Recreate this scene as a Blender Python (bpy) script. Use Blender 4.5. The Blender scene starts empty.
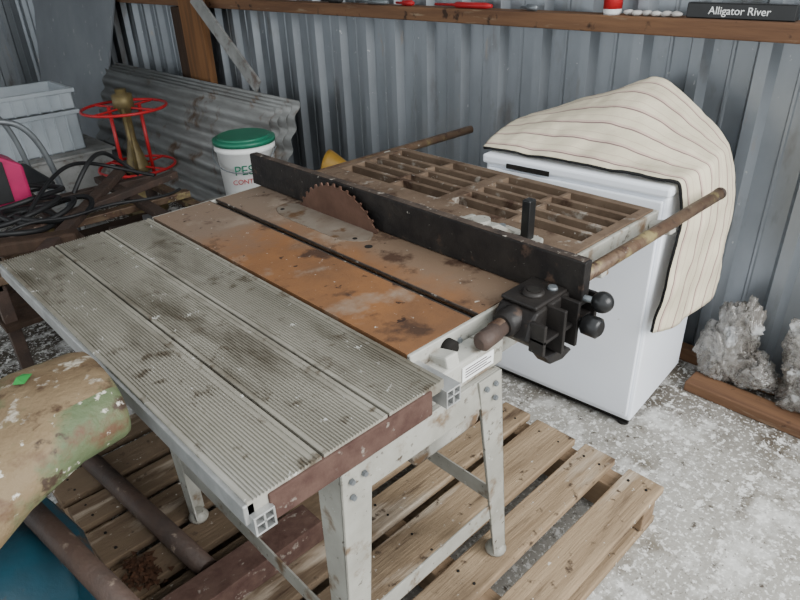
import bpy, bmesh, math, random
from mathutils import Vector, Matrix, noise
random.seed(4)
C=bpy.context
COL=C.scene.collection
# ------------------------------------------------------------ materials
def rgb(c): return (c[0],c[1],c[2],1)
def M(name,c1,c2=None,scale=5,detail=6,rough=.6,metal=0,bump=.1,bscale=60,stretch=(1,1,1),layers=(),lo=.35,hi=.65,alpha=None,trans=0,grad=(),spec=.35):
    m=bpy.data.materials.new(name); m.use_nodes=True
    nt=m.node_tree; N=nt.nodes; L=nt.links
    b=N['Principled BSDF']; b.inputs['Roughness'].default_value=rough; b.inputs['Metallic'].default_value=metal
    b.inputs['Specular IOR Level'].default_value=spec
    tc=N.new('ShaderNodeTexCoord')
    def nz(sc,st,det=6):
        mp=N.new('ShaderNodeMapping'); mp.inputs['Scale'].default_value=st
        L.new(tc.outputs['Object'],mp.inputs['Vector'])
        n=N.new('ShaderNodeTexNoise'); n.inputs['Scale'].default_value=sc; n.inputs['Detail'].default_value=det
        n.inputs['Roughness'].default_value=.6
        L.new(mp.outputs[0],n.inputs['Vector']); return n.outputs['Fac']
    def rmp(f,lo,hi):
        r=N.new('ShaderNodeMapRange'); r.inputs['From Min'].default_value=lo; r.inputs['From Max'].default_value=hi
        L.new(f,r.inputs['Value']); return r.outputs[0]
    if c2 is None: c2=tuple(x*.8 for x in c1)
    def mix(f,a,bb):
        x=N.new('ShaderNodeMix'); x.data_type='RGBA'
        L.new(f,x.inputs[0])
        if isinstance(a,tuple): x.inputs[6].default_value=rgb(a)
        else: L.new(a,x.inputs[6])
        x.inputs[7].default_value=rgb(bb); return x.outputs[2]
    col=mix(rmp(nz(scale,stretch,detail),lo,hi),c1,c2)
    for c,ax,g0,g1,ns,stg in grad:
        sp=N.new('ShaderNodeSeparateXYZ'); L.new(tc.outputs['Object'],sp.inputs[0])
        a=rmp(sp.outputs[ax],g0,g1)
        s=N.new('ShaderNodeMath'); s.operation='ADD'; L.new(a,s.inputs[0]); L.new(nz(ns,(1,1,1)),s.inputs[1])
        r=rmp(s.outputs[0],.75,1.15); k=N.new('ShaderNodeMath'); k.operation='MULTIPLY'; L.new(r,k.inputs[0]); k.inputs[1].default_value=stg
        col=mix(k.outputs[0],col,c)
    for ly in layers:
        c,s,l,h=ly[:4]; st=ly[4] if len(ly)>4 else (1,1,1)
        col=mix(rmp(nz(s,st),l,h),col,c)
    L.new(col,b.inputs['Base Color'])
    if trans: b.inputs['Transmission Weight'].default_value=trans
    if alpha is not None: b.inputs['Alpha'].default_value=alpha
    if bump:
        bp=N.new('ShaderNodeBump'); bp.inputs['Strength'].default_value=bump; bp.inputs['Distance'].default_value=.01
        L.new(nz(bscale,stretch,5),bp.inputs['Height']); L.new(bp.outputs[0],b.inputs['Normal'])
    return m
mAlu=M('ribbed_aluminium',(.29,.27,.225),(.19,.175,.14),scale=6,stretch=(1,.25,1),rough=.5,metal=.15,bump=.05,layers=[((.09,.075,.052),11,.52,.70,(1,.3,1)),((.35,.335,.30),4,.55,.7,(1,.3,1)),((.11,.09,.065),26,.58,.68),((.58,.57,.53),50,.66,.70)])
mAluEnd=M('aluminium_cut',(.50,.50,.49),(.35,.35,.34),scale=20,rough=.4,metal=.6)
mRust=M('rusted_cast_iron_top',(.215,.098,.040),(.135,.068,.034),scale=7,rough=.75,bump=.15,bscale=150,spec=.2,grad=[((.15,.105,.072),0,.68,.92,9,.85),((.16,.12,.09),1,1.0,1.5,7,.85)],layers=[((.24,.19,.145),6,.54,.68),((.055,.030,.019),13,.56,.67),((.03,.017,.012),30,.645,.69),((.40,.36,.31),75,.67,.71)])
mRust2=M('rusted_cast_iron_dull',(.15,.105,.072),(.09,.06,.04),scale=8,rough=.85,bump=.2,bscale=120,spec=.2,layers=[((.30,.27,.23),22,.60,.72),((.05,.028,.018),14,.57,.68),((.42,.40,.36),60,.67,.71)])
mRustBar=M('red_rust_bar',(.06,.032,.026),(.10,.06,.047),scale=25,rough=.85,bump=.3,spec=.15,layers=[((.27,.235,.20),40,.62,.72)])
mCream=M('cream_gray_enamel',(.40,.39,.35),(.28,.27,.23),scale=9,rough=.5,bump=.08,layers=[((.15,.095,.055),13,.54,.66),((.09,.075,.06),35,.60,.68)])
mStand=M('galvanised_stand',(.35,.34,.30),(.25,.24,.205),scale=10,rough=.55,metal=.1,bump=.08,layers=[((.15,.10,.06),18,.56,.67),((.52,.51,.47),40,.65,.71),((.07,.05,.035),60,.63,.69)])
mBlack=M('worn_black_paint',(.009,.008,.008),(.020,.017,.015),scale=20,rough=.45,bump=.15,spec=.25,layers=[((.06,.037,.026),26,.61,.70),((.28,.26,.23),75,.68,.73)])
mDustBlk=M('dusty_black_edge',(.075,.055,.042),(.03,.023,.02),scale=22,rough=.8,bump=.2,spec=.2,layers=[((.30,.27,.23),50,.60,.68)])
mKnob=M('black_plastic',(.010,.010,.010),(.018,.018,.018),rough=.3,bump=.02)
mPipe=M('rusted_painted_pipe',(.14,.095,.058),(.08,.042,.026),scale=22,rough=.5,bump=.25,spec=.4,metal=.2,layers=[((.25,.20,.09),13,.55,.64),((.05,.025,.016),30,.54,.64),((.36,.33,.28),60,.66,.71)])
mPipeR=M('brown_rusty_pipe',(.070,.044,.033),(.042,.030,.025),scale=14,rough=.6,bump=.3,spec=.3,layers=[((.20,.155,.12),30,.62,.72)])
mBlade=M('rusty_saw_blade',(.075,.038,.026),(.13,.07,.048),scale=14,rough=.5,metal=.3,bump=.05)
mInsert=M('throat_plate_metal',(.25,.215,.175),(.18,.14,.105),scale=12,rough=.45,metal=.3,layers=[((.13,.075,.04),18,.54,.64)])
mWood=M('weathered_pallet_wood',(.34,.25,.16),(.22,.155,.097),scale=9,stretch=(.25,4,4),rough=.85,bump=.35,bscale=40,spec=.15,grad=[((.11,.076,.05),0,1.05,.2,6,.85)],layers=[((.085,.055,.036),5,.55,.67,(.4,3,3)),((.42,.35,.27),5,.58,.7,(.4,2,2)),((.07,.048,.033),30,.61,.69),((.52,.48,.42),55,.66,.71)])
mWoodY=M('pallet_bearer_wood',(.26,.18,.115),(.17,.115,.07),scale=9,stretch=(4,.25,4),rough=.85,bump=.25,spec=.15)
mBeam=M('brown_girt_timber',(.16,.085,.045),(.10,.052,.03),scale=9,stretch=(4,.25,4),rough=.75,bump=.2,spec=.2,layers=[((.24,.18,.12),10,.60,.72,(3,.4,3)),((.035,.02,.014),14,.62,.69)])
mPost=M('post_timber',(.19,.09,.038),(.11,.055,.026),scale=8,stretch=(4,4,.25),rough=.8,bump=.2,spec=.2)
mPostD=M('dark_post_timber',(.055,.033,.022),(.035,.022,.015),scale=8,stretch=(4,4,.25),rough=.8,bump=.2,spec=.2)
mGreyBoard=M('grey_board',(.28,.28,.27),(.18,.18,.17),scale=7,rough=.8,layers=[((.12,.09,.075),14,.56,.68)])
mWall=M('galvanised_wall_sheet',(.27,.29,.31),(.19,.205,.22),scale=2.5,stretch=(1,1,.5),rough=.36,metal=.6,bump=.04,layers=[((.12,.11,.10),6,.56,.74,(1,1,.4)),((.30,.24,.18),9,.66,.76,(1,1,.3)),((.5,.5,.5),30,.68,.74)])
mRoof=M('old_roofing_iron',(.21,.215,.21),(.12,.12,.115),scale=5,stretch=(2,.5,2),rough=.5,metal=.4,layers=[((.09,.06,.04),7,.55,.68)])
mPanel=M('grey_panel',(.20,.215,.23),(.15,.16,.175),scale=2,rough=.5,metal=.2,layers=[((.36,.36,.35),12,.64,.72)])
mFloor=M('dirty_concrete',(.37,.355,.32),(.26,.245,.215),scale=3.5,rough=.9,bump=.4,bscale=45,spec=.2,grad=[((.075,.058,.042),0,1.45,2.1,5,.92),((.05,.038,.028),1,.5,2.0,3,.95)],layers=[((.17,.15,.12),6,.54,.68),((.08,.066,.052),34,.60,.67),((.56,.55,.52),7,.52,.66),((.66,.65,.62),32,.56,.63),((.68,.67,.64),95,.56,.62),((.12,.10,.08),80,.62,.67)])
mWhite=M('white_enamel',(.86,.89,.94),(.81,.84,.90),scale=2,rough=.3,bump=0,layers=[((.6,.6,.58),40,.70,.76)])
mBag=M('cloudy_plastic_film',(.40,.38,.35),(.20,.175,.15),scale=9,rough=.14,bump=.4,bscale=30,spec=.9,alpha=.52,layers=[((.66,.66,.65),16,.57,.64)])
mTeal=M('teal_enamel',(.012,.055,.08),(.015,.035,.048),scale=8,rough=.45,layers=[((.07,.048,.033),12,.57,.66)])
mGreen=M('flaking_green_paint',(.075,.105,.05),(.105,.115,.058),scale=7,rough=.6,bump=.4,layers=[((.17,.12,.065),6,.52,.60),((.10,.055,.03),10,.56,.64),((.045,.028,.018),22,.60,.66),((.52,.49,.42),38,.62,.67)])
mTan=M('tan_rust',(.20,.145,.085),(.12,.08,.045),scale=7,rough=.8,bump=.45,spec=.2,layers=[((.085,.11,.052),5,.48,.56),((.40,.36,.29),30,.585,.67),((.05,.028,.017),17,.57,.66)])
mLeaf=M('green_leaf',(.03,.22,.05),(.02,.15,.03),rough=.5,bump=0)
mRed=M('red_paint',(.42,.015,.018),(.30,.012,.016),rough=.4,bump=0)
mBrass=M('old_brass',(.17,.13,.05),(.10,.075,.04),scale=20,rough=.5,metal=.4)
mPlas=M('clear_grey_plastic',(.44,.48,.51),(.36,.40,.43),rough=.3,bump=.02,alpha=.85)
mLid=M('green_lid',(.012,.15,.085),(.012,.12,.07),rough=.4,bump=.02)
mBucket=M('white_bucket_plastic',(.78,.78,.76),(.70,.70,.68),rough=.4,bump=.02)
mYel=M('yellow_plastic',(.36,.21,.03),(.24,.13,.02),rough=.5,bump=.02)
mHose=M('black_rubber',(.010,.010,.011),(.02,.02,.02),rough=.5,bump=.05,spec=.3)
mPink=M('magenta_paint',(.42,.02,.10),(.28,.015,.07),rough=.4,bump=.02)
mSteel=M('grey_steel_tube',(.22,.24,.25),(.15,.16,.17),rough=.4,metal=.5)
mDark=M('dark_void',(.012,.011,.01),(.02,.018,.016),rough=.9,bump=0,spec=.1)
mPaper=M('white_label',(.78,.78,.76),(.7,.7,.68),rough=.6,bump=0)
mInk=M('label_ink',(.08,.05,.06),(.06,.05,.06),rough=.6,bump=0)
mStone=M('pale_stone',(.5,.48,.45),(.34,.32,.3),scale=20,rough=.9)
mCan=M('spray_can_paint',(.7,.7,.7),(.6,.6,.6),rough=.3,bump=0)
mSoil=M('rust_flakes',(.07,.032,.018),(.035,.02,.013),scale=80,rough=.9,bump=.4,spec=.1)
mCeil=M('roof_sheet',(.3,.3,.3),(.25,.25,.25),rough=.7)
def rugmat():
    m=bpy.data.materials.new('striped_wool'); m.use_nodes=True; nt=m.node_tree;N=nt.nodes;L=nt.links
    b=N['Principled BSDF']; b.inputs['Roughness'].default_value=.95; b.inputs['Specular IOR Level'].default_value=.15
    uv=N.new('ShaderNodeUVMap'); sp=N.new('ShaderNodeSeparateXYZ'); L.new(uv.outputs[0],sp.inputs[0])
    mu=N.new('ShaderNodeMath'); mu.operation='MULTIPLY'; mu.inputs[1].default_value=6; L.new(sp.outputs['Y'],mu.inputs[0])
    fr=N.new('ShaderNodeMath'); fr.operation='FRACT'; L.new(mu.outputs[0],fr.inputs[0])
    r=N.new('ShaderNodeValToRGB'); cr=r.color_ramp; B=(.70,.62,.46,1)
    cr.elements[0].position=0; cr.elements[0].color=B
    cr.elements[1].position=1; cr.elements[1].color=B
    for p,c in ((.40,B),(.43,(.20,.12,.12,1)),(.46,(.17,.11,.11,1)),(.49,(.62,.48,.39,1)),(.57,(.60,.45,.37,1)),(.60,B),(.86,B),(.89,(.56,.44,.34,1)),(.92,B)):
        e=cr.elements.new(p); e.color=c
    L.new(fr.outputs[0],r.inputs[0])
    tc=N.new('ShaderNodeTexCoord'); n=N.new('ShaderNodeTexNoise'); n.inputs['Scale'].default_value=7; L.new(tc.outputs['Object'],n.inputs['Vector'])
    mr=N.new('ShaderNodeMapRange'); mr.inputs['From Min'].default_value=.3; mr.inputs['From Max'].default_value=.6; mr.inputs['To Min'].default_value=.78; mr.inputs['To Max'].default_value=1; L.new(n.outputs['Fac'],mr.inputs[0])
    mx=N.new('ShaderNodeMix'); mx.data_type='RGBA'; mx.blend_type='MULTIPLY'; mx.inputs[0].default_value=1
    L.new(r.outputs[0],mx.inputs[6]); L.new(mr.outputs[0],mx.inputs[7]); L.new(mx.outputs[2],b.inputs['Base Color'])
    n2=N.new('ShaderNodeTexNoise'); n2.inputs['Scale'].default_value=220; L.new(tc.outputs['Object'],n2.inputs['Vector'])
    bp=N.new('ShaderNodeBump'); bp.inputs['Strength'].default_value=.4; bp.inputs['Distance'].default_value=.004
    L.new(n2.outputs['Fac'],bp.inputs['Height']); L.new(bp.outputs[0],b.inputs['Normal'])
    return m
mRug=rugmat()
mRugEdge=M('dark_felt',(.02,.019,.019),(.03,.03,.03),rough=.95,spec=.1)
# ------------------------------------------------------------ geometry helpers
def top(name,loc):
    e=bpy.data.objects.new(name,None); e.location=loc; e.empty_display_size=.1; COL.objects.link(e); return e
def fin(name,me,mat,parent=None,bevel=0,smooth=False,seg=2):
    o=bpy.data.objects.new(name,me); COL.objects.link(o)
    if mat: me.materials.append(mat)
    if parent:
        o.parent=parent; o.matrix_parent_inverse=Matrix.Translation(-Vector(parent.location))
    if bevel:
        md=o.modifiers.new('bev','BEVEL'); md.width=bevel; md.segments=seg; md.limit_method='ANGLE'; md.angle_limit=.6
    if smooth:
        for p in me.polygons: p.use_smooth=True
    return o
def mesh(name,v,f,mat,parent=None,bevel=0,smooth=False):
    me=bpy.data.meshes.new(name); me.from_pydata([tuple(x) for x in v],[],f); me.update()
    bm=bmesh.new(); bm.from_mesh(me); bmesh.ops.recalc_face_normals(bm,faces=bm.faces); bm.to_mesh(me); bm.free()
    return fin(name,me,mat,parent,bevel,smooth)
BF=[(0,1,2,3),(4,5,6,7),(0,1,5,4),(1,2,6,5),(2,3,7,6),(3,0,4,7)]
def boxv(x0,x1,y0,y1,z0,z1): return [(x0,y0,z0),(x1,y0,z0),(x1,y1,z0),(x0,y1,z0),(x0,y0,z1),(x1,y0,z1),(x1,y1,z1),(x0,y1,z1)]
def box(name,x0,x1,y0,y1,z0,z1,mat,parent=None,bevel=.002):
    return mesh(name,boxv(x0,x1,y0,y1,z0,z1),BF,mat,parent,bevel)
def boxes(name,lst,mat,parent=None,bevel=.002):
    v=[];f=[]
    for b in lst:
        k=len(v); v+=boxv(*b); f+=[tuple(i+k for i in q) for q in BF]
    return mesh(name,v,f,mat,parent,bevel)
def frame(p0,p1,up=(0,0,1)):
    p0=Vector(p0);p1=Vector(p1); d=(p1-p0).normalized(); u=Vector(up)
    if abs(d.dot(u))>.97: u=Vector((1,0,0))
    s=d.cross(u).normalized(); u=s.cross(d).normalized(); return p0,p1,d,s,u
def beam(name,p0,p1,w,h,mat,parent=None,bevel=.002,up=(0,0,1),w1=None,h1=None):
    p0,p1,d,s,u=frame(p0,p1,up); w1=w if w1 is None else w1; h1=h if h1 is None else h1
    v=[p0+s*a*w/2+u*b*h/2 for a,b in((-1,-1),(1,-1),(1,1),(-1,1))]+[p1+s*a*w1/2+u*b*h1/2 for a,b in((-1,-1),(1,-1),(1,1),(-1,1))]
    return mesh(name,v,BF,mat,parent,bevel)
def lathe(name,p0,p1,prof,mat,parent=None,n=28,smooth=True,bevel=0):
    p0,p1,d,s,u=frame(p0,p1); v=[];f=[]
    for t,r in prof:
        c=p0.lerp(p1,t)
        for i in range(n):
            a=2*math.pi*i/n; v.append(c+s*math.cos(a)*r+u*math.sin(a)*r)
    for k in range(len(prof)-1):
        for i in range(n):
            j=(i+1)%n; f.append((k*n+i,k*n+j,(k+1)*n+j,(k+1)*n+i))
    f.append(tuple(range(n))); f.append(tuple((len(prof)-1)*n+i for i in range(n)))
    o=mesh(name,v,f,mat,parent,bevel,False)
    if smooth:
        for p in o.data.polygons: p.use_smooth=len(p.vertices)==4
    return o
def cyl(name,p0,p1,r,mat,parent=None,r1=None,n=24):
    return lathe(name,p0,p1,[(0,r),(1,r if r1 is None else r1)],mat,parent,n)
def ball(name,c,r,mat,parent=None,sc=(1,1,1),sub=3):
    bm=bmesh.new(); bmesh.ops.create_icosphere(bm,subdivisions=sub,radius=r)
    for v in bm.verts: v.co=Vector((v.co.x*sc[0]+c[0],v.co.y*sc[1]+c[1],v.co.z*sc[2]+c[2]))
    me=bpy.data.meshes.new(name); bm.to_mesh(me); bm.free(); return fin(name,me,mat,parent,0,True)
def tube(name,pts,r,mat,parent=None,cyclic=False,smooth=True):
    cu=bpy.data.curves.new(name,'CURVE'); cu.dimensions='3D'; cu.bevel_depth=r; cu.bevel_resolution=4; cu.use_fill_caps=True
    if smooth:
        s=cu.splines.new('NURBS'); s.points.add(len(pts)-1); s.order_u=4; s.use_endpoint_u=not cyclic
    else:
        s=cu.splines.new('POLY'); s.points.add(len(pts)-1)
    for i,p in enumerate(pts): s.points[i].co=(p[0],p[1],p[2],1)
    s.use_cyclic_u=cyclic; cu.resolution_u=8
    o=bpy.data.objects.new(name,cu); COL.objects.link(o); cu.materials.append(mat)
    if parent: o.parent=parent; o.matrix_parent_inverse=Matrix.Translation(-Vector(parent.location))
    return o
def extr(name,poly,axis,a,b,mat,parent=None,bevel=0):
    def P(p,t):
        if axis=='y': return (p[0],t,p[1])
        if axis=='x': return (t,p[0],p[1])
        return (p[0],p[1],t)
    n=len(poly); v=[P(p,a) for p in poly]+[P(p,b) for p in poly]
    f=[tuple(range(n)),tuple(range(n,2*n))]+[(i,(i+1)%n,(i+1)%n+n,i+n) for i in range(n)]
    return mesh(name,v,f,mat,parent,bevel)
def ringpts(c,r,n=24):
    return [(c[0]+r*math.cos(2*math.pi*i/n),c[1]+r*math.sin(2*math.pi*i/n),c[2]) for i in range(n)]
def text(name,s,mat,size,mtx,parent,ext=.0006):
    cu=bpy.data.curves.new(name,'FONT'); cu.body=s; cu.size=size; cu.extrude=ext; cu.align_x='CENTER'; cu.align_y='CENTER'
    cu.materials.append(mat); o=bpy.data.objects.new(name,cu); COL.objects.link(o)
    o.parent=parent; o.matrix_parent_inverse=Matrix.Translation(-Vector(parent.location)); o.matrix_basis=mtx; return o
# ------------------------------------------------------------ camera
fw=Vector((.5974,.6408,-.4775)).normalized(); rt=Vector((.7206,-.6968,-.0329)); rt=(rt-fw*rt.dot(fw)).normalized(); up=rt.cross(fw)
cam=bpy.data.cameras.new('camera'); cam.lens=28.8; cam.sensor_width=36; cam.clip_start=.02
co=bpy.data.objects.new('camera',cam); COL.objects.link(co)
co.matrix_world=Matrix(((rt.x,up.x,-fw.x,0),(rt.y,up.y,-fw.y,0),(rt.z,up.z,-fw.z,1.31),(0,0,0,1)))
C.scene.camera=co
# ------------------------------------------------------------ shell
def corr(name,a0,a1,pitch,h,base,z0,z1,axis,mat,sgn=-1):
    pts=[]; a=a0
    while a<a1:
        pts+=[(a,0),(a+pitch*.28,0),(a+pitch*.30,h*.14),(a+pitch*.34,h*.14),(a+pitch*.36,0),(a+pitch*.64,0),(a+pitch*.73,h),(a+pitch*.91,h)]
        a+=pitch
    pts.append((a,0)); v=[];f=[]
    for q,d in pts:
        for z in (z0,z1): v.append((base+sgn*d,q,z) if axis=='y' else (q,base+sgn*d,z))
    for i in range(len(pts)-1): f.append((2*i,2*i+1,2*i+3,2*i+2))
    o=mesh(name,v,f,mat); md=o.modifiers.new('s','SOLIDIFY'); md.thickness=.003; md.offset=sgn; return o
corr('wall_right',-1.2,7.6,.19,.034,2.085,-.02,2.62,'y',mWall)
corr('wall_back',-3,2.08,.19,.03,7.5,-.02,2.62,'x',mWall)
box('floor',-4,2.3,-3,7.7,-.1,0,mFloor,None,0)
box('unseen_ceiling',-3.2,2.3,.9,7.7,2.62,2.66,mCeil,None,0)  # unseen roof, put only over the rear to darken the back-left
box('wall_girt_beam',1.965,2.048,-1.2,5.6,1.064,1.113,mBeam,None,.004)
box('trim_1',2.005,2.048,-1.2,7.4,0,.05,mBeam,None,.004)
g=top('timber_post',(2,3.8,1))
box('dark_post',1.95,2.045,3.86,4.04,0,1.06,mPostD,g,.004); box('dark_post_upper',1.95,2.045,3.86,4.04,1.115,2.6,mPostD,g,.004)
box('pale_post',1.915,1.962,3.62,3.86,.0,2.6,mPost,g,.004)
beam('grey_offcut_board',(1.893,3.07,.70),(1.900,3.64,1.13),.085,.014,mGreyBoard,g,.002,(1,0,0))  # loose grey offcut board, grouped under the post
# ------------------------------------------------------------ pallet
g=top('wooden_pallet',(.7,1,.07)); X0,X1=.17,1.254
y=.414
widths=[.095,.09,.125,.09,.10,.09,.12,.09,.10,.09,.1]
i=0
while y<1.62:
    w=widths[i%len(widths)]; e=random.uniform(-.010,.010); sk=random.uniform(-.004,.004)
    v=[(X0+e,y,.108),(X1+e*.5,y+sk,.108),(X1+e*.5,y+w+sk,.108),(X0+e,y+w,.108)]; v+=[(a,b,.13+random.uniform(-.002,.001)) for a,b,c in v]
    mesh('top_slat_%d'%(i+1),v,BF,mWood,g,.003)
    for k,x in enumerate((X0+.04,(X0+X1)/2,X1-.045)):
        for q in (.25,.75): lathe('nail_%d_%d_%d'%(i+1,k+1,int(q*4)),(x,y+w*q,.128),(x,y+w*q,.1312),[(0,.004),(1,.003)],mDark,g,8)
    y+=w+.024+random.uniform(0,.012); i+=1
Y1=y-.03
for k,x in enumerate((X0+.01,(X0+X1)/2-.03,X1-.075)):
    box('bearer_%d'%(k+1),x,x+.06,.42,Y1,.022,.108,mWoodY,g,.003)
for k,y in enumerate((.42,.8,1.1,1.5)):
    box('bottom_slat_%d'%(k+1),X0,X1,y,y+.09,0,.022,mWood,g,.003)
# ------------------------------------------------------------ table saw
S=top('table_saw',(.8,1,.75)); T=.75
ax0,ax1,ay0,ay1=.233,.577,.528,1.515
pw=(ax1-ax0)/3
for k in range(3):
    a=ax0+k*pw+.002; b=ax0+(k+1)*pw-.002
    P=[(a,T-.02),(a,T-.001),(a+.001,T),(a+.007,T),(a+.0075,T-.002)]
    x=a+.009
    while x+.0045<b-.009:
        P+=[(x,T-.0026),(x+.0009,T-.0002),(x+.0027,T-.0002),(x+.0036,T-.0026)]; x+=.0050
    P+=[(b-.0075,T-.002),(b-.007,T),(b-.001,T),(b,T-.001),(b,T-.02)]
    extr('aluminium_panel_%d'%(k+1),P,'y',ay0,ay1,mAlu,S)
box('aluminium_side_trim',ax0-.004,ax0+.012,ay0,ay1,T-.035,T-.004,mAluEnd,S)
box('panel_underframe',ax0+.012,ax1,ay0+.05,ay1-.02,T-.03,T-.021,mDark,S)
box('front_rust_bar',ax0+.03,ax1-.03,ay0-.004,ay0+.004,T-.05,T-.006,mRustBar,S)
box('rear_rust_bar',ax0+.03,ax1-.03,ay1-.004,ay1+.004,T-.052,T-.006,mRustBar,S)
def hollow(name,x,y0,y1,z,s):
    t=.003
    boxes(name,[(x,x+s,y0,y1,z,z+t),(x,x+s,y0,y1,z+s-t,z+s),(x,x+t,y0,y1,z+t,z+s-t),(x+s-t,x+s,y0,y1,z+t,z+s-t),(x+s*.45,x+s*.55,y0,y1,z+t,z+s-t),(x+t,x+s-t,y0,y1,z+s*.5,z+s*.58)],mAluEnd,S,.0005)
hollow('extrusion_end_left',ax0+.002,ay0-.010,ay0+.4,T-.050,.03)
hollow('extrusion_end_right',ax1-.008,ay0-.012,ay0+.4,T-.048,.032)
cx0,cx1,cy0,cy1=.583,1.066,.615,1.512
P=[(cx0,T-.045),(cx0,T)]
for s in (.738,.99):
    P+=[(s,T),(s,T-.009),(s-.003,T-.009),(s-.003,T-.012),(s+.025,T-.012),(s+.025,T-.009),(s+.022,T-.009),(s+.022,T)]
P+=[(cx1,T),(cx1,T-.045),(cx1-.01,T-.045),(cx1-.01,T-.02),(cx0+.01,T-.02),(cx0+.01,T-.045)]
extr('cast_table',P,'y',cy0,cy1,mRust,S)
boxes('table_skirt',[(cx0,cx1,cy0-.008,cy0,T-.05,T-.001),(cx0,cx1,cy1,cy1+.008,T-.05,T-.001)],mCream,S,.002)
box('slot_dark_strip',.7385,.7595,cy0+.002,cy1-.002,T-.0119,T-.0105,mDark,S,0)  # dark strip laid along the slot floor
for s in (.739,.758): box('slot_edge_line_%d'%(s*1000),s-.0012,s+.0012,cy0,cy1,T-.004,T+.0006,mDustBlk,S,0)  # thin raised dark line along each slot edge
P=[]
for i in range(24):
    a=2*math.pi*i/24; P.append((.848+.046*max(-1,min(1,1.3*math.cos(a))),1.17+.17*math.sin(a)))
extr('throat_plate',P,'z',T-.002,T+.0012,mInsert,S)
for k,y in enumerate((1.03,1.31)): lathe('plate_screw_%d'%(k+1),(.83,y,T+.001),(.83,y,T+.002),[(0,.006),(1,.005)],mDark,S,12)
lathe('finger_hole',(.822,.975,T+.0003),(.822,.975,T+.001),[(0,.009),(1,.009)],mDark,S,16)
R=.175; nt_=44; cy,cz=1.155,T-.088; P=[]
for i in range(nt_):
    a=2*math.pi*i/nt_; da=2*math.pi/nt_
    for fr,rr in ((0,R-.008),(.55,R-.007),(.75,R),(.95,R)): P.append((cy+rr*math.cos(a+da*fr),cz+rr*math.sin(a+da*fr)))
extr('saw_blade',P,'x',.880,.8835,mBlade,S)
cyl('arbor',(.86,cy,cz),(.92,cy,cz),.02,mSteel,S)
# right extension wing with long cast slots
wx0,wx1,wy0,wy1=1.074,1.425,.63,1.49
L_=[(wx0,wx0+.075,wy0,wy1,T-.025,T),(wx1-.024,wx1,wy0,wy1,T-.035,T),(wx0+.075,wx1-.024,wy0,wy0+.024,T-.035,T),(wx0+.075,wx1-.024,wy1-.024,wy1,T-.035,T)]
gx0,gx1=wx0+.075,wx1-.024; nC=5; gp=(gx1-gx0)/nC
gy0,gy1=wy0+.024,wy1-.024; gm=(gy0+gy1)/2
for i in range(1,nC): L_.append((gx0+i*gp-.0075,gx0+i*gp+.0075,gy0,gy1,T-.024,T-.0005))
L_.append((gx0,gx1,gm-.02,gm+.02,T-.024,T-.001))
for i in range(nC):
    for q,yy in enumerate(((gy0+gm)/2,(gm+gy1)/2)):
        yy+= .02*((i%2)-.5); L_.append((gx0+i*gp,gx0+(i+1)*gp,yy-.006,yy+.006,T-.024,T-.001))
boxes('grille_wing',L_,mRust2,S,.0015)
boxes('wing_skirt',[(wx0,wx1,wy0-.01,wy0,T-.045,T-.003),(wx1,wx1+.01,wy0-.01,wy1,T-.045,T-.003)],mCream,S,.003)
# rip fence
F0,F1=.497,1.545
fz=T+.002
extr('rip_fence',[(.896,fz),(.896,fz+.081),(.898,fz+.084),(.916,fz+.084),(.918,fz+.081),(.918,fz)],'y',F0,F1,mBlack,S,.0015)
boxes('fence_flange',[(.918,.94,F0+.05,F1-.02,fz,fz+.012)],mBlack,S,.002)
box('fence_top_dust',.8975,.9165,F0+.004,F1-.004,fz+.0835,fz+.0850,mDustBlk,S,.0005)
rz_=.744
cyl('front_rail',(.74,.566,rz_),(1.645,.566,rz_),.0145,mPipe,S)
lathe('front_rail_end',(.695,.560,rz_-.004),(.79,.566,rz_),[(0,.010),(.08,.0165),(.5,.0165),(.52,.0145),(1,.0145)],mPipeR,S)
cyl('front_rail_tip',(1.64,.566,rz_),(1.652,.566,rz_),.0155,mPipeR,S)
cyl('rear_rail',(.6,1.545,.722),(1.83,1.545,.722),.014,mPipe,S)
for k,x in enumerate((.64,1.02,1.10,1.40)):
    beam('rail_bracket_%d'%(k+1),(x,.566,.728),(x,.618,.715),.03,.03,mCream,S,.004)
    beam('rear_rail_bracket_%d'%(k+1),(x,1.545,.72),(x,1.50,.715),.03,.03,mCream,S,.004)
# fence clamp head
P=[(.775,.722),(.785,.752),(.80,.768),(.86,.772),(.93,.772),(.958,.755),(.958,.71),(.935,.685),(.87,.678),(.81,.69)]
extr('clamp_casting',P,'y',.522,.600,mBlack,S,.005)
boxes('clamp_ribs',[(.785,.793,.495,.525,.70,.758),(.83,.838,.487,.525,.688,.772),(.872,.880,.487,.525,.684,.772),(.93,.938,.487,.525,.69,.768),(.785,.938,.495,.525,.722,.729)],mBlack,S,.0015)
lathe('clamp_boss',(.762,.566,rz_),(.86,.566,rz_),[(0,.020),(.1,.025),(.9,.025),(1,.020)],mBlack,S)
box('clamp_top_plate',.80,.895,.525,.60,.770,.778,mBlack,S,.003)
lathe('clamp_top_ring',(.84,.56,.776),(.84,.56,.785),[(0,.02),(.6,.02),(1,.016)],mBlack,S)
lathe('clamp_ring_bore',(.84,.56,.784),(.84,.56,.7865),[(0,.011),(1,.011)],mDark,S)
lathe('clamp_washer',(.877,.545,.777),(.877,.545,.783),[(0,.010),(1,.008)],mSteel,S)
cyl('knob_stem_upper',(.905,.52,.764),(.905,.47,.768),.006,mSteel,S)
ball('ball_knob',(.905,.462,.770),.0195,mKnob,S)
cyl('knob_stem_lower',(.885,.52,.726),(.885,.47,.730),.008,mKnob,S)
lathe('hand_knob',(.885,.485,.730),(.885,.448,.730),[(0,.012),(.2,.0195),(.85,.0195),(1,.013)],mKnob,S,10)
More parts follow.
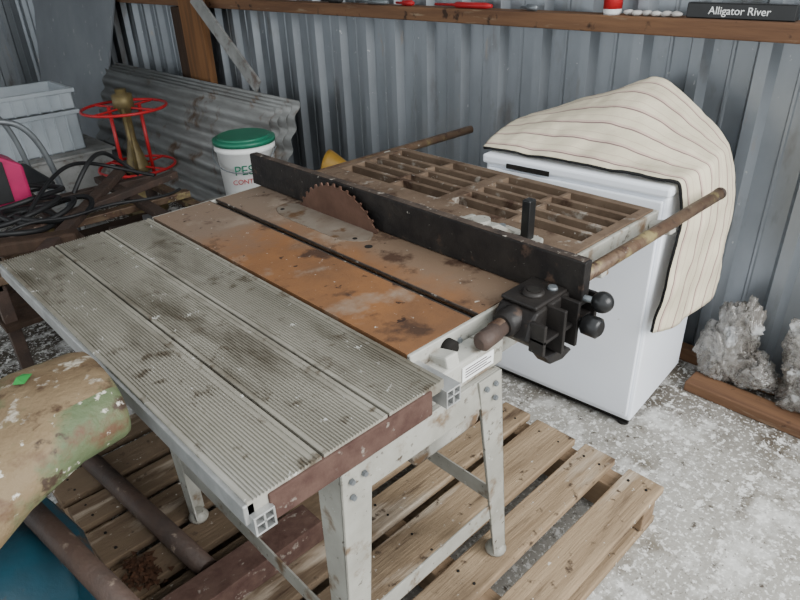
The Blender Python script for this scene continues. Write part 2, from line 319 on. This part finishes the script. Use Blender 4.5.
extr('clamp_lever',[(.80,.69),(.87,.68),(.89,.665),(.86,.657),(.82,.665)],'y',.50,.53,mBlack,S,.004)
# silver bracket with black post behind fence
extr('fence_bracket',[(.945,.70),(.94,.80),(.985,.90),(1.06,.92),(1.085,.80),(1.075,.70),(1.02,.675)],'z',T+.001,T+.018,mStand,S,.004)
extr('fence_bracket_web',[(.945,T+.018),(.95,T+.06),(1.0,T+.055),(1.06,T+.018)],'y',.76,.775,mStand,S,.002)
extr('fence_bracket_web_rear',[(.945,T+.018),(.95,T+.05),(1.03,T+.045),(1.06,T+.018)],'y',.85,.862,mStand,S,.002)
cyl('bracket_boss',(1.0,.81,T+.015),(1.0,.81,T+.055),.020,mStand,S)
cyl('bracket_boss_front',(.985,.71,T+.015),(.985,.71,T+.045),.016,mBlack,S)
box('bracket_post',1.037,1.061,.715,.735,T+.016,T+.105,mKnob,S,.003)
for k,(x,y) in enumerate(((.975,.74),(1.03,.88),(1.062,.80))): lathe('bracket_bolt_%d'%(k+1),(x,y,T+.018),(x,y,T+.026),[(0,.008),(1,.008)],mSteel,S,6,False)
# body
boxes('saw_body',[(.60,1.0,.64,1.44,.60,.73)],mCream,S,.01)
extr('sawdust_hopper',[(.62,.60),(.98,.60),(.9,.36),(.70,.36)],'y',.72,1.35,mCream,S,.01)
boxes('switch_bracket',[(.585,.765,.562,.607,.672,.722)],mCream,S,.004)
box('maker_label',.655,.735,.5595,.5615,.684,.712,mPaper,S,0)
for q in range(4): box('label_line_%d'%(q+1),.662,.728-.012*(q%2),.5590,.5597,.690+q*.0052,.6918+q*.0052,mInk,S,0)
lathe('dark_hole_disc',(.668,.590,.728),(.668,.61,.728),[(0,.012),(.2,.016),(1,.016)],mDark,S)  # dark disc set in for a small hole at the skirt
for k,x in enumerate((.60,.64,.70,.98,1.03)): lathe('skirt_bolt_%d'%(k+1),(x,.6075,.726),(x,.603,.726),[(0,.006),(1,.005)],mSteel,S,6,False)
# stand
def leg(name,t,b,sx,sy,mat=mStand):
    t=Vector(t);b=Vector(b); w0,w1=.060,.038; th=.004
    def fl(dv,nv):
        v=[t,t+dv*w0,b+dv*w1,b]; return v+[p+nv*th for p in v]
    A=fl(Vector((-sx,0,0)),Vector((0,-sy,0))); B=fl(Vector((0,-sy,0)),Vector((-sx,0,0)))
    mesh(name,A+B,BF+[tuple(i+8 for i in q) for q in BF],mat,S,.001)
    lathe(name+'_foot',(b.x-sx*.015,b.y-sy*.015,b.z-.012),(b.x-sx*.015,b.y-sy*.015,b.z+.012),[(0,.022),(.3,.024),(1,.014)],mStand,S,16)
    for k,(dx,dz) in enumerate(((.018,.02),(.042,.02),(.018,.05))):
        lathe(name+'_bolt_%d'%(k+1),(t.x-sx*dx,t.y+sy*.001,t.z-dz),(t.x-sx*dx,t.y+sy*.006,t.z-dz),[(0,.0055),(1,.0045)],mSteel,S,6,False)
tz=.672
lx0,lx1=.385,.745; ly0,ly1=.548,1.26
leg('leg_front_left',(lx0,ly0,tz),(.375,.56,.142),-1,-1)
leg('leg_front_right',(lx1,ly0,tz),(.828,.575,.142),1,-1)
leg('leg_rear_left',(lx0,ly1,tz),(.375,1.17,.142),-1,1)
leg('leg_rear_right',(lx1,ly1,tz),(.828,1.2,.142),1,1)
boxes('stand_top_rails',[(lx0+.004,lx1-.004,ly0+.005,ly0+.009,tz-.062,tz),(lx0+.004,lx1-.004,ly0+.009,ly0+.04,tz-.004,tz),
 (lx0+.004,lx1-.004,ly1-.009,ly1-.005,tz-.062,tz),(lx0+.005,lx0+.009,ly0+.01,ly1-.01,tz-.062,tz),(lx1-.009,lx1-.005,ly0+.01,ly1-.01,tz-.062,tz)],mStand,S,.001)
boxes('table_risers',[(lx0+.01,lx0+.035,ly0+.015,ly1-.02,tz,.722),(lx1-.09,lx1-.012,ly0+.06,ly1-.02,tz-.002,.70)],mStand,S,.002)
beam('front_brace',(.385,.568,.30),(.80,.573,.30),.004,.04,mStand,S,.001)
beam('left_brace',(.383,.57,.30),(.383,1.19,.30),.004,.04,mStand,S,.001)
beam('right_brace',(.80,.58,.30),(.80,1.2,.30),.004,.04,mStand,S,.001)
beam('rear_brace',(.385,1.195,.30),(.80,1.2,.30),.004,.04,mStand,S,.001)
# ------------------------------------------------------------ dishwasher
D=top('dishwasher',(1.75,.92,.38)); mw=Matrix.Translation((1.534,.644,0))@Matrix.Rotation(math.radians(5),4,'Z')
def rot(o): 
    o.data.transform(mw); return o
rot(box('cabinet',0,.40,0,.55,.03,.745,mWhite,D,.008))
rot(box('top_panel',-.012,.41,-.006,.556,.745,.772,mWhite,D,.007))
rot(box('kick_strip',.012,.39,.01,.54,.012,.04,mDark,D,.002))
rot(box('front_door',-.012,-.001,.01,.54,.05,.735,mWhite,D,.004))
rot(box('handle_recess',-.016,-.011,.33,.47,.742,.757,mDark,D,.002))
for k,(x,y) in enumerate(((.03,.03),(.37,.03),(.03,.52),(.37,.52))): rot(cyl('foot_%d'%(k+1),(x,y,0),(x,y,.02),.018,mKnob,D))
# rug
ctrl=[
 [(1.50,1.215,.780),(1.58,1.23,.80),(1.68,1.25,.815),(1.80,1.25,.82),(1.92,1.24,.815)],
 [(1.505,1.12,.783),(1.60,1.13,.82),(1.72,1.14,.845),(1.83,1.13,.865),(1.93,1.11,.87)],
 [(1.512,1.00,.786),(1.61,1.00,.83),(1.73,1.00,.875),(1.85,.99,.915),(1.95,.97,.925)],
 [(1.525,.85,.785),(1.63,.86,.83),(1.75,.87,.885),(1.86,.88,.94),(1.95,.90,.968)],
 [(1.532,.72,.785),(1.65,.73,.79),(1.77,.74,.82),(1.86,.75,.845),(1.93,.765,.875)],
 [(1.545,.630,.786),(1.66,.632,.785),(1.76,.634,.79),(1.84,.645,.80),(1.90,.655,.80)],
 [(1.570,.614,.70),(1.67,.600,.70),(1.75,.612,.70),(1.83,.605,.71),(1.89,.615,.71)],
 [(1.540,.615,.55),(1.64,.590,.54),(1.72,.610,.54),(1.81,.582,.55),(1.865,.595,.55)],
 [(1.505,.615,.375),(1.60,.595,.355),(1.68,.615,.355),(1.77,.582,.36),(1.84,.595,.37)]]
nu,nv=len(ctrl),5
v=[p for c in ctrl for p in c]; f=[(i*nv+j,i*nv+j+1,(i+1)*nv+j+1,(i+1)*nv+j) for i in range(nu-1) for j in range(nv-1)]
o=mesh('woven_rug',v,f,mRug,None,0,True); me=o.data
uvl=me.uv_layers.new(name='UVMap')
for lp in me.loops:
    i,j=divmod(lp.vertex_index,nv); uvl.data[lp.index].uv=(i/(nu-1),j/(nv-1)+.02)
me.materials.append(mRugEdge)
cw=o.data.attributes.new('crease_edge','FLOAT','EDGE')
for e in o.data.edges:
    a,b=e.vertices
    if a//nv==5 and b//nv==5: cw.data[e.index].value=.5
md=o.modifiers.new('sub','SUBSURF'); md.levels=4; md.render_levels=4; md.boundary_smooth='PRESERVE_CORNERS'
tx=bpy.data.textures.new('rugclouds','CLOUDS'); tx.noise_scale=.10
md=o.modifiers.new('d','DISPLACE'); md.texture=tx; md.strength=.016; md.mid_level=.4
md=o.modifiers.new('sol','SOLIDIFY'); md.thickness=.009; md.offset=0; md.material_offset_rim=1
# ------------------------------------------------------------ things on the girt
g=top('name_sign',(2,.73,1.14))
beam('plate',(2.005,.59,1.134),(2.005,.88,1.134),.03,.041,mKnob,g,.003)
text('lettering','Alligator River',mPaper,.028,Matrix(((0,0,-1,1.9895),(-1,0,0,.735),(0,1,0,1.134),(0,0,0,1))),g)
g=top('spray_can',(2,1.12,1.15)); lathe('body',(2.0,1.12,1.113),(2.0,1.12,1.26),[(0,.026),(.04,.028),(.8,.028),(.88,.018),(.9,.012),(1,.012)],mCan,g); lathe('band',(2.0,1.12,1.13),(2.0,1.12,1.20),[(0,.0285),(1,.0285)],mRed,g)
g=top('stone_row',(2,.97,1.13))
for k in range(6):
    o=ball('stone_%d'%(k+1),(2.0+random.uniform(-.01,.01),.91+k*.031,1.113+.008),.015,mStone,g,(1,1.2,.55),2)
    for vv in o.data.vertices: vv.co+=Vector((0,noise.noise(vv.co*90),noise.noise(vv.co*70)*.6))*.004
g=top('tool_row',(2,1.8,1.12))
for k,(y,l,mt) in enumerate(((1.40,.07,mSteel),(1.60,.28,mRed),(2.0,.1,mRed),(2.15,.2,mSteel),(2.45,.15,mHose))):
    lathe('tool_%d'%(k+1),(2.0,y,1.124),(2.0,y+l,1.124),[(0,.006),(.1,.011),(.6,.011),(.65,.005),(1,.005)],mt,g,12)
# ------------------------------------------------------------ crumpled plastic sheeting + timber on right
def bag(name,lobes,seed,zmin):
    bm=bmesh.new()
    for li,(c,r,sc) in enumerate(lobes):
        b2=bmesh.new(); bmesh.ops.create_icosphere(b2,subdivisions=5,radius=1)
        for v in b2.verts:
            n=v.co.normalized(); s=n*1.2+Vector((seed+li*3.1,seed*2,li))
            w=Vector((noise.noise(s*1.7),noise.noise(s*1.7+Vector((5,0,0))),noise.noise(s*1.7+Vector((0,5,0)))))
            s2=Vector((s.x*1.0,s.y*1.0,s.z*.45))+w*.9          # folds run mostly down the hanging film
            cell=noise.voronoi(s2*2.4)[0]; c2=noise.voronoi(s2*5)[0]
            d=.78+.30*noise.noise(s)-.34*(cell[1]-cell[0])+.22*cell[0]+.08*c2[0]
            p=n*d*r+w*.30*r
            v.co=Vector((min(2.035,c[0]+p.x*sc[0]),c[1]+p.y*sc[1],max(zmin+.004*abs(noise.noise(s*8)),c[2]+p.z*sc[2])))
        t=bpy.data.meshes.new('t'); b2.to_mesh(t); b2.free(); bm.from_mesh(t); bpy.data.meshes.remove(t)
    me=bpy.data.meshes.new(name); bm.to_mesh(me); bm.free()
    return fin(name,me,mBag,None,0,True)
bag('crumpled_plastic_sheet',[((1.965,.56,.10),.12,(.55,.7,1.0)),((1.975,.53,.21),.10,(.5,.7,1.2)),((1.96,.46,.09),.10,(.6,.8,.7)),((1.965,.55,.14),.09,(.5,.6,1.3))],1.3,.037)
bag('crumpled_plastic_sheet',[((1.96,.30,.10),.13,(.55,.75,1.0)),((1.975,.32,.22),.11,(.5,.8,1.1)),((1.955,.20,.10),.13,(.6,.8,.9)),((1.975,.17,.23),.10,(.5,.8,1.1)),((1.96,.26,.15),.12,(.5,.8,1.1))],4.1,.037)
bag('crumpled_plastic_sheet',[((1.93,.02,.10),.13,(.7,.8,1.0)),((1.96,-.05,.18),.11,(.6,.8,1.0))],7.7,.004)
g=top('timber_offcut',(1.86,.5,.02)); box('board',1.84,1.925,.20,.615,.001,.036,mBeam,g,.004)
# ------------------------------------------------------------ roofing sheets
def corrsheet(name,p_top,p_bot,y0,y1,n,mat,parent):
    a=Vector((p_top[0],p_top[1]));b=Vector((p_bot[0],p_bot[1])); d=(b-a); nn=Vector((-d.y,d.x)).normalized()
    K=n*8; v=[];f=[]
    for i in range(K+1):
        t=i/K; q=a+d*t+nn*.012*math.sin(2*math.pi*n*t)
        v+=[(q.x,y0,q.y),(q.x,y1,q.y)]
    for i in range(K): f.append((2*i,2*i+1,2*i+3,2*i+2))
    o=mesh(name,v,f,mat,parent,0,True); md=o.modifiers.new('s','SOLIDIFY'); md.thickness=.003; return o
g=top('corrugated_roofing_sheets',(1.8,3.8,.4))
for k in range(4):
    corrsheet('sheet_%d'%(k+1),(1.872-k*.018,.68-k*.014),(1.66-k*.02,.06),2.68+k*.05,4.9+k*.02,6,mRoof,g)
g=top('leaning_metal_panel',(1.9,5.5,.8))
mesh('panel',[(1.76,5.28,.0),(1.76,6.6,.0),(2.02,6.4,1.75),(2.02,4.5,1.75),(1.775,5.28,.0),(1.775,6.6,.0),(2.035,6.4,1.75),(2.035,4.5,1.75)],BF,mPanel,g,.002)
# ------------------------------------------------------------ handwheel stand
g=top('handwheel_stand',(1.38,3.7,.3)); vx,vy=1.40,3.68
for k,(z,r) in enumerate(((.27,.21),(.60,.225))):
    tube('red_ring_%d'%(k+1),ringpts((vx,vy,z),r),.008,mRed,g,True)
    for q in range(4):
        a=q*math.pi/2+.4; tube('spoke_%d_%d'%(k+1,q+1),[(vx,vy,z),(vx+r*.97*math.cos(a),vy+r*.97*math.sin(a),z)],.006,mRed,g,False,False)
lathe('column',(vx,vy,.0),(vx,vy,.70),[(0,.12),(.04,.12),(.06,.05),(.34,.05),(.36,.08),(.40,.06),(.6,.025),(.8,.025),(.84,.04),(.86,.055),(.96,.055),(.97,.03),(1,.03)],mBrass,g)
for q in range(4):
    a=q*math.pi/2+1.1; cyl('upright_%d'%(q+1),(vx+.08*math.cos(a),vy+.08*math.sin(a),.2),(vx+.08*math.cos(a),vy+.08*math.sin(a),.61),.010,mRed if q%2 else mBrass,g)
# ------------------------------------------------------------ bucket on box
g=top('wooden_box',(1.43,2.55,.17)); box('body',1.24,1.60,2.38,2.66,0,.315,mPostD,g,.004); box('lid',1.23,1.61,2.37,2.67,.316,.333,mGreyBoard,g,.003)
g=top('lidded_bucket',(1.43,2.54,.5)); bx,by,bz=1.445,2.52,.334
lathe('pail',(bx,by,bz),(bx,by,bz+.27),[(0,.108),(.02,.113),(.86,.126),(.87,.133),(.93,.133),(.94,.127),(1,.128)],mBucket,g,40)
lathe('lid',(bx,by,bz+.262),(bx,by,bz+.293),[(0,.136),(.6,.137),(.7,.129),(.75,.115),(.78,.115),(1,.113)],mLid,g,40)
tube('handle',[(bx-.10,by+.10,bz+.24),(bx-.17,by+.02,bz+.19),(bx-.13,by-.13,bz+.14),(bx+.0,by-.17,bz+.18),(bx+.09,by-.11,bz+.24)],.003,mSteel,g)
dirn=Vector((-bx,-by,0)).normalized(); sd=Vector((0,0,1)).cross(dirn)
def onb(z,s,tx,mt):
    pp=Vector((bx,by,bz+z))+dirn*(.1245+(z-.15)*.06)
    text('label_'+tx.lower(),tx,mt,s,Matrix(((sd.x,0,dirn.x,pp.x),(sd.y,0,dirn.y,pp.y),(sd.z,1,dirn.z,pp.z),(0,0,0,1))),g)
onb(.165,.058,'PEST',mLid); onb(.115,.030,'CONTROL',mRed)
g=top('yellow_funnel',(1.78,2.3,.4)); lathe('cone',(1.72,2.30,.475),(1.81,2.14,.43),[(0,.065),(.1,.06),(.7,.02),(1,.015)],mYel,g)
lathe('can',(1.78,2.22,.0),(1.78,2.22,.41),[(0,.06),(.9,.06),(.95,.04),(1,.03)],mBrass,g)
# ------------------------------------------------------------ crate and clutter left
g=top('storage_crate',(1.14,4.65,.45))
cxa,cxb,cya,cyb=.84,1.38,4.42,4.82
def tray(z0,z1,k):
    boxes('tray_wall_%d'%k,[(cxa,cxb,cya,cya+.01,z0,z1),(cxa,cxb,cyb-.01,cyb,z0,z1),(cxa,cxa+.01,cya,cyb,z0,z1),(cxb-.01,cxb,cya,cyb,z0,z1),(cxa,cxb,cya,cyb,z0,z0+.01)],mPlas,g,.003)
    boxes('tray_rim_%d'%k,[(cxa-.015,cxb+.015,cya-.015,cya,z1-.025,z1),(cxa-.015,cxb+.015,cyb,cyb+.015,z1-.025,z1),(cxa-.015,cxa,cya,cyb,z1-.025,z1),(cxb,cxb+.015,cya,cyb,z1-.025,z1)]+
      [(cxa+.04+i*.07,cxa+.052+i*.07,cya-.008,cya,z0,z1-.02) for i in range(7)],mPlas,g,.003)
tray(.25,.50,1); tray(.505,.63,2)
box('contents',cxa+.05,cxb-.08,cya+.05,cyb-.05,.262,.45,mGreyBoard,g,.01)
g=top('wooden_chest',(1.1,4.6,.14)); box('body',.75,1.50,4.32,4.9,0,.232,mGreyBoard,g,.006); box('lid',.73,1.52,4.30,4.92,.232,.25,mGreyBoard,g,.004)
g=top('grey_planks',(1.0,3.6,.2))
for k,(a,b) in enumerate((((.98,3.25,.02),(1.12,4.1,.02)),((1.08,3.22,.045),(.98,4.15,.045)),((.92,3.5,.075),(1.14,3.9,.075)))): beam('plank_%d'%(k+1),a,b,.11,.024,mGreyBoard,g,.003)
g=top('rusty_steel_rack',(.8,2.7,.4))
rz=.40
for k,(a,b) in enumerate((((.30,2.30,rz),(1.18,2.28,rz)),((.30,3.02,rz),(1.18,2.98,rz)),((.32,2.3,rz-.03),(.32,3.02,rz-.03)),((1.16,2.28,rz-.03),(1.18,2.98,rz-.03)),((.62,2.25,rz+.03),(.66,3.05,rz+.03)),((.95,2.25,rz+.03),(.97,3.05,rz+.03)),((.3,2.62,rz+.01),(1.18,2.6,rz+.01)),((.25,2.42,rz+.06),(1.20,2.75,rz+.06)),((.45,2.22,rz+.06),(1.05,2.95,rz+.08)))):
    beam('bar_%d'%(k+1),a,b,.045,.03,mPipeR if k%3 else mPipe,g,.004)
beam('bar_10',(.28,2.50,rz+.05),(.62,2.32,rz+.06),.06,.05,mPostD,g,.01)
for k,(x,y) in enumerate(((.33,2.32),(1.15,2.31),(.33,3.0),(1.16,2.96))): box('leg_%d'%(k+1),x-.02,x+.02,y-.02,y+.02,0,rz,mPipeR,g)
boxes('shelf_boards',[(.3,1.18,2.27+i*.15,2.39+i*.15,.22,.24) for i in range(5)],mPostD,g)
for k in range(7):
    a=random.random()*3; x,y=random.uniform(.45,1.05),random.uniform(2.35,2.9); l=random.uniform(.08,.16)
    beam('scrap_%d'%(k+1),(x-l*math.cos(a),y-l*math.sin(a),.262+k*.006),(x+l*math.cos(a),y+l*math.sin(a),.265+k*.006),.04,.02,(mPipeR,mPipe,mSteel,mPostD)[k%4],g,.003)
g=top('coiled_rubber_hose',(.65,2.7,.5))
for k in range(5):
    r=.10+.05*random.random(); cx,cyy=.60+random.uniform(-.13,.12),2.70+random.uniform(-.14,.14); pts=[]
    for i in range(14):
        a=2*math.pi*i/14; pts.append((cx+r*1.3*math.cos(a),cyy+r*math.sin(a),.475+.007*k+.015*math.sin(a*2+k)))
    tube('loop_%d'%(k+1),pts,.010,mHose,g,True)
tube('loose_end_1',[(.75,2.7,.5),(.82,2.7,.60),(.92,2.8,.63),(1.02,2.95,.55),(1.1,2.9,.45)],.009,mHose,g)
tube('loose_end_2',[(.55,2.6,.5),(.70,2.75,.58),(.85,2.9,.59),(1.0,2.95,.50),(1.13,2.8,.46)],.008,mHose,g)
tube('cable_1',[(.35,2.45,.47),(.5,2.55,.5),(.62,2.4,.49),(.8,2.5,.5),(1.0,2.4,.48),(1.1,2.5,.47)],.006,mHose,g)
g=top('tube_steel_chair',(.5,3.5,.4))
for k,yy in enumerate((3.16,3.62)):
    tube('side_tube_%d'%(k+1),[(.86,yy,.0),(.84,yy,.40),(.80,yy,.66),(.70,yy,.74),(.52,yy,.74),(.25,yy,.73),(.20,yy,.4),(.18,yy,.0)],.013,mSteel,g)
    for q,x in enumerate((.18,.86)): cyl('foot_%d_%d'%(k+1,q+1),(x,yy,0),(x,yy,.04),.017,mHose,g)
boxes('seat',[(.22,.82,3.17,3.61,.40,.44)],mHose,g,.02)
for k,x in enumerate((.24,.80)): cyl('cross_tube_%d'%(k+1),(x,3.16,.39),(x,3.62,.39),.012,mSteel,g)
g=top('welding_machine',(.47,2.85,.6)); extr('case',[(.30,.475),(.30,.64),(.33,.68),(.54,.68),(.63,.62),(.63,.475)],'y',2.82,3.0,mPink,g,.012)
box('front_panel',.33,.56,2.810,2.821,.49,.65,mHose,g,.003); box('handle',.35,.50,2.92,2.94,.70,.715,mHose,g,.006)
for k,x in enumerate((.355,.49)): box('handle_post_%d'%(k+1),x,x+.012,2.92,2.94,.675,.705,mHose,g,.002)
for k,x in enumerate((.37,.43,.49)): cyl('socket_%d'%(k+1),(x,2.813,.53),(x,2.798,.53),.016,mKnob,g)
# ------------------------------------------------------------ foreground left machinery
g=top('rusty_workshop_machine',(-.05,.95,.3))
extr('housing',[(-.4,.70),(-.4,1.15),(-.3,1.27),(.03,1.27),(.12,1.20),(.14,1.05),(.11,.72),(.02,.62),(-.3,.62)],'z',0,.40,mTeal,g,.03)
lathe('motor_drum',(-.35,.95,.38),(.08,.98,.38),[(0,.08),(.03,.11),(.97,.11),(1,.08)],mTeal,g)
for k,(x,y) in enumerate(((.10,1.17),(.09,.78),(.0,.66))): lathe('housing_bolt_%d'%(k+1),(x,y,.40),(x,y,.41),[(0,.012),(1,.010)],mSteel,g,6,False)
cyl('handle_pipe',(.05,1.18,.515),(.125,.60,.50),.019,mPipeR,g)
box('pipe_bracket',.03,.09,1.12,1.17,.38,.51,mPipeR,g,.004)
path=[((-.36,.80,.30),.12,.20),((-.30,.80,.48),.12,.24),((-.2,.80,.60),.12,.245),((-.08,.83,.690),.12,.245),((.03,.85,.740),.115,.235),((.12,.862,.758),.11,.215),((.19,.866,.757),.105,.20),((.203,.866,.756),.098,.19)]
v=[];f=[]; n=28
for k,(p,h,w) in enumerate(path):
    p=Vector(p); q=Vector(path[min(k+1,len(path)-1)][0])-Vector(path[max(k-1,0)][0]); d=q.normalized(); s=Vector((d.y,-d.x,0)).normalized(); u=s.cross(d)
    if u.z<0: u=-u
    for i in range(n):
        a=2*math.pi*i/n; cxx=math.copysign(abs(math.cos(a))**.85,math.cos(a)); syy=math.copysign(abs(math.sin(a))**.9,math.sin(a))
        v.append(p+s*cxx*w/2+u*syy*h/2)
for k in range(len(path)-1):
    for i in range(n): j=(i+1)%n; f.append((k*n+i,k*n+j,(k+1)*n+j,(k+1)*n+i))
f+=[tuple(range(n)),tuple((len(path)-1)*n+i for i in range(n))]
o=mesh('curved_arm',v,f,mGreen,g,0,True); o.data.materials.append(mTan)
for p in o.data.polygons:
    if p.normal.z>.88: p.material_index=1
    if len(p.vertices)>4: p.use_smooth=False
mesh('stuck_leaf',[(.100,.875,.8165),(.118,.895,.8155),(.128,.885,.8160),(.112,.865,.8170),(.108,.884,.820)],[(0,3,4),(3,2,4),(2,1,4),(1,0,4)],mLeaf,g)
g=top('rusty_steel_pipe',(.3,1.3,.16)); cyl('pipe',(.268,1.60,.157),(.322,.98,.157),.0235,mPipeR,g)
g=top('rusty_steel_channel',(.35,.93,.17)); boxes('channel',[(.20,.56,.885,.90,.132,.185),(.20,.56,.945,.96,.132,.185),(.20,.56,.885,.96,.182,.190)],mRustBar,g,.002)
g=top('rust_flake_pile',(.24,1.1,.14))
v=[];f=[]
for k in range(170):
    c=Vector((.222+random.gauss(0,.016),1.10+random.gauss(0,.022),.132+random.random()*.008)); a=random.random()*6
    k0=len(v)
    for q in range(3): v.append(c+Vector((math.cos(a+q*2.1)*.009,math.sin(a+q*2.1)*.009,random.random()*.007)))
    f.append((k0,k0+1,k0+2))
mesh('flakes',v,f,mSoil,g)
# ------------------------------------------------------------ light
w=bpy.data.worlds.new('world'); C.scene.world=w; w.use_nodes=True
bg=w.node_tree.nodes['Background']; bg.inputs[0].default_value=(.90,.96,1,1); bg.inputs[1].default_value=2.2
def area(name,loc,tgt,size,en,col=(1,1,1)):
    l=bpy.data.lights.new(name,'AREA'); l.shape='RECTANGLE'; l.size=size[0]; l.size_y=size[1]; l.energy=en; l.color=col
    o=bpy.data.objects.new(name,l); COL.objects.link(o); o.location=loc
    o.rotation_euler=(Vector(tgt)-Vector(loc)).to_track_quat('-Z','Y').to_euler()
area('daylight_opening',(1.3,-2.4,2.4),(1.0,1.2,.4),(2.6,1.8),210,(1,1,.99))
